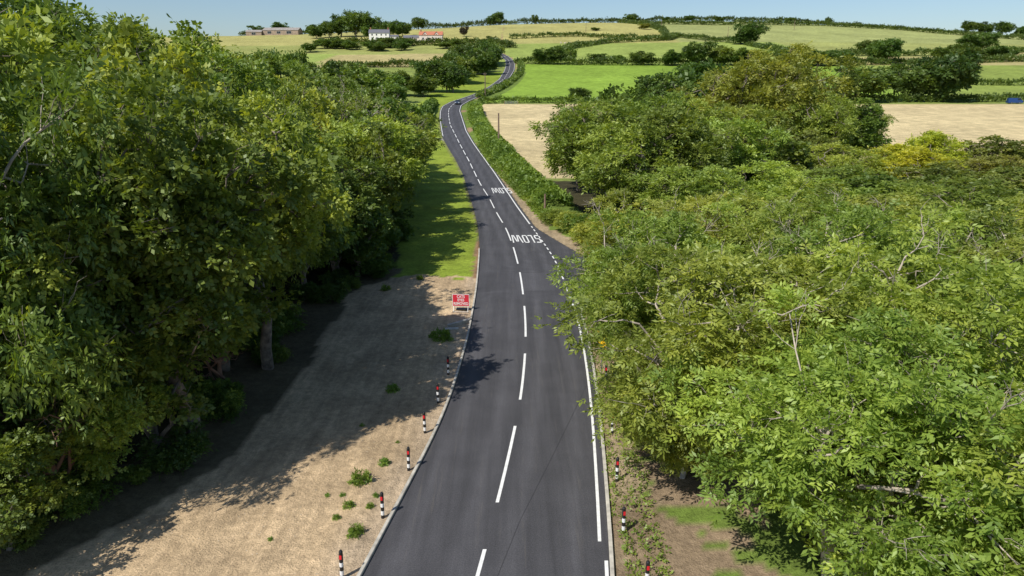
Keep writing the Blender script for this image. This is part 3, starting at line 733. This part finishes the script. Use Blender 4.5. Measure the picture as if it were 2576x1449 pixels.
# ------------------------------------------------------------------ buildings
RWHITE=simple('white_render',(.78,.77,.74),.8,noise=.05,scale=.8);SLATE=simple('slate',(.13,.13,.15),.7,noise=.12,scale=2)
RTILE=simple('clay_tile',(.45,.16,.09),.8,noise=.15,scale=2);PINK=simple('pale_render',(.66,.58,.53),.8,noise=.06,scale=.8)
BRICK=simple('brick',(.3,.14,.09),.9,noise=.15,scale=2);TIN=simple('barn_sheeting',(.30,.27,.24),.7,noise=.15,scale=.6);BWALL=simple('barn_wall',(.33,.25,.19),.9,noise=.15,scale=.6)
def house(name,x,y,rot,w,d,eh,rh,wall,roof,wins,chim=(),gables=(),sc=1.0):
    e=empty(name,(x,y,GZat(x,y)),rot);e.scale=(sc,sc,sc)
    mb=MB()
    mb.box((0,0,eh/2-.5),(w,d,eh+1));
    for s in (-1,1): mb.poly([(s*w/2,-d/2,eh),(s*w/2,d/2,eh),(s*w/2,0,eh+rh)][::s])
    for gx in gables:
        gw=4.2;mb.poly([(gx-gw/2,-d/2-.06,eh-.6),(gx+gw/2,-d/2-.06,eh-.6),(gx+gw/2,-d/2-.06,eh),(gx,-d/2-.06,eh+gw*.5),(gx-gw/2,-d/2-.06,eh)])
    obj('walls',mb.mesh('walls',[wall]),parent=e)
    mb=MB();o=.35
    for s in (-1,1):
        k=rh/(d/2)
        a=[(-w/2-o,s*(d/2+o),eh-o*k+.08),(w/2+o,s*(d/2+o),eh-o*k+.08),(w/2+o,0,eh+rh+.08),(-w/2-o,0,eh+rh+.08)]
        b=[(p[0],p[1],p[2]+.15) for p in a]
        mb.poly(b if s<0 else b[::-1]);mb.poly([a[0],a[1],b[1],b[0]]);mb.poly([a[1],a[2],b[2],b[1]]);mb.poly([a[3],a[0],b[0],b[3]])
    for gx in gables:
        gw=4.6;t=eh+gw*.5+.1
        for s in (-1,1):
            mb.poly([(gx,-d/2-.4,t),(gx,0,t),(gx+s*gw/2,0,eh-.1),(gx+s*gw/2,-d/2-.4,eh-.1)])
    obj('roof',mb.mesh('roof',[roof]),parent=e)
    mb=MB()
    for wx,wz,ww,wh in wins:
        mb.box((wx,-d/2-.02,wz),(ww+.16,.06,wh+.16),1);mb.box((wx,-d/2-.06,wz),(ww,.04,wh),0);mb.box((wx,-d/2-.09,wz),(.06,.03,wh),1)
    obj('windows',mb.mesh('windows',[GLASS,WHITE]),parent=e)
    if chim:
        mb=MB()
        for cx in chim:
            mb.box((cx,0,eh+rh+.5),(.9,.7,2.0));mb.cyl((cx-.2,0,eh+rh+1.5),(cx-.2,0,eh+rh+1.9),.12,.1,0,8);mb.cyl((cx+.2,0,eh+rh+1.5),(cx+.2,0,eh+rh+1.9),.12,.1,0,8)
        obj('chimneys',mb.mesh('chimneys',[BRICK]),parent=e)
    return e
W2=[(-5.5,4.2,1.1,1.3),(-2,4.2,1.1,1.3),(1.8,4.2,1.1,1.3),(5.5,4.2,1.1,1.3),(-5.5,1.5,1.3,1.4),(-2,1.5,1.3,1.4),(1.8,1.2,1.0,2.1),(5.5,1.5,1.3,1.4)]
house('white_farmhouse',-118,648,.05,16,8,5.6,2.6,RWHITE,SLATE,W2,(-7,7),sc=1.1)
house('white_outbuilding',-104.5,646,.05,7,6,3,1.4,RWHITE,SLATE,[(-1.5,1.6,1,1),(1.5,1.6,1,1)])
house('red_roofed_house',-70,630,.0,18,8,4.2,2.6,PINK,RTILE,[(-6,1.6,1.4,1.3),(-2,1.6,1.4,1.3),(2,1.6,1.4,1.3),(6,1.6,1.4,1.3),(-4.5,4.5,.9,.9),(4.5,4.5,.9,.9)],(-8,),(-4.5,4.5),sc=1.1)
house('low_cottage',-87,632,.0,14,6.5,2.7,1.9,PINK,SLATE,[(-4,1.5,1.2,1),(0,1.5,1.2,1),(4,1.5,1.2,1)])
house('farm_barn',-244,775,-.05,38,14,4.2,2.8,BWALL,TIN,[(-12,2,4,2.4),(-2,2,4,2.4),(9,2,5,2.6)])
house('farm_barn',-272,770,.05,16,10,3.4,2,BWALL,TIN,[(0,1.6,4,2.2)])
mb=MB();pr=None
for i in range(8):
    x=-58+i*6;y=618+2*math.sin(i)
    if pr: 
        mx,my=(x+pr[0])/2,(y+pr[1])/2;mb.box((mx,my,GZat(mx,my)+.4),(6.2,.4,1.5),0,math.atan2(y-pr[1],x-pr[0]))
    pr=(x,y)
obj('stone_wall',mb.mesh('stone_wall',[simple('limestone',(.4,.36,.3),.9,noise=.15,scale=1)]))

COW=simple('cow_hide',(.55,.47,.38),.8,noise=.2,scale=1.5)
def cow(x,y,rot):
    V=[(0,0,1.1),(.7,0,1.15),(1.15,0,1.35),(1.5,0,1.3),(-.7,0,1.15),(.65,.2,.6),(.65,.2,.0),(.65,-.2,.6),(.65,-.2,0),(-.65,.22,.75),(-.78,.22,.4),(-.72,.22,0),(-.65,-.22,.75),(-.78,-.22,.4),(-.72,-.22,0),(-1.0,0,1.1),(-1.05,0,.55)]
    E=[(0,1),(1,2),(2,3),(0,4),(1,5),(5,6),(1,7),(7,8),(4,9),(9,10),(10,11),(4,12),(12,13),(13,14),(4,15),(15,16)]
    Rr=[.42,.36,.22,.14,.36,.12,.07,.12,.07,.17,.09,.07,.17,.09,.07,.05,.03]
    me=bpy.data.meshes.new('cow');me.from_pydata(V,E,[]);me.materials.append(COW);o=obj('cow',me,(x,y,GZat(x,y)),rot)
    m=o.modifiers.new('skin','SKIN');sv=me.skin_vertices[0].data
    for i,r in enumerate(Rr): sv[i].radius=(r,r)
    sv[0].use_root=True
    o.modifiers.new('sub','SUBSURF').levels=1
for x,y,r in ((43,588,.3),(47,590,2.8),(51,586,.1),(54,591,1.2),(40,592,2.0)): cow(x,y,r)

wd=[(-6.1,23.9,.32),(-6.2,22.3,.17),(-5.6,20.7,.22),(-5.4,25.3,.18),(-4.3,39.5,.45),(-4.9,39.8,.25),(-6.2,32.3,.25),(-5.4,22.3,.11),(-6.5,21.6,.11),(-6.6,23,.09),(-5.3,23.0,.09),(-8.5,20.3,.09),(-7.2,23,.08),(-9.6,49.5,.3),(-7.4,52.5,.25),(-7,28.5,.1),(-5.1,27,.08)]
weedM=[make_tree('weed_0',901,.6,.9,.02,18,160,5,.3,.26,.13,branches=False,crad=(.3,.5))]
for x,y,s in wd: tree('weed_plant',weedM,x,y,s*1.0,s*1.1,(.15,.25,.04),z=.05)

# ------------------------------------------------------------------ world, sun, camera
w=bpy.data.worlds.new('World');scene.world=w;w.use_nodes=True;nt=w.node_tree
sk=nt.nodes.new('ShaderNodeTexSky');sk.sky_type='NISHITA';sk.sun_disc=False
sk.sun_elevation=math.radians(50);sk.sun_rotation=math.radians(225);sk.air_density=1.0;sk.dust_density=.7;sk.ozone_density=5
bg=nt.nodes['Background'];nt.links.new(sk.outputs[0],bg.inputs[0]);bg.inputs[1].default_value=.115
sd=bpy.data.lights.new('sun','SUN');sd.energy=5.0;sd.angle=math.radians(.5);sd.color=(1,.95,.86)
so=bpy.data.objects.new('sun',sd);COL.objects.link(so)
el=math.radians(50);dv=Vector((math.cos(el)*.707,math.cos(el)*.707,-math.sin(el)))
so.rotation_euler=dv.to_track_quat('-Z','Y').to_euler()
cam=bpy.data.cameras.new('camera');co=bpy.data.objects.new('camera',cam);COL.objects.link(co)
co.location=(0,0,15.7);co.rotation_euler=(math.radians(90-17.27),0,0);cam.lens=24;cam.sensor_width=36;cam.clip_end=12000;cam.clip_start=.1
scene.camera=co
scene.view_settings.view_transform='Standard';scene.view_settings.look='None';scene.view_settings.exposure=0
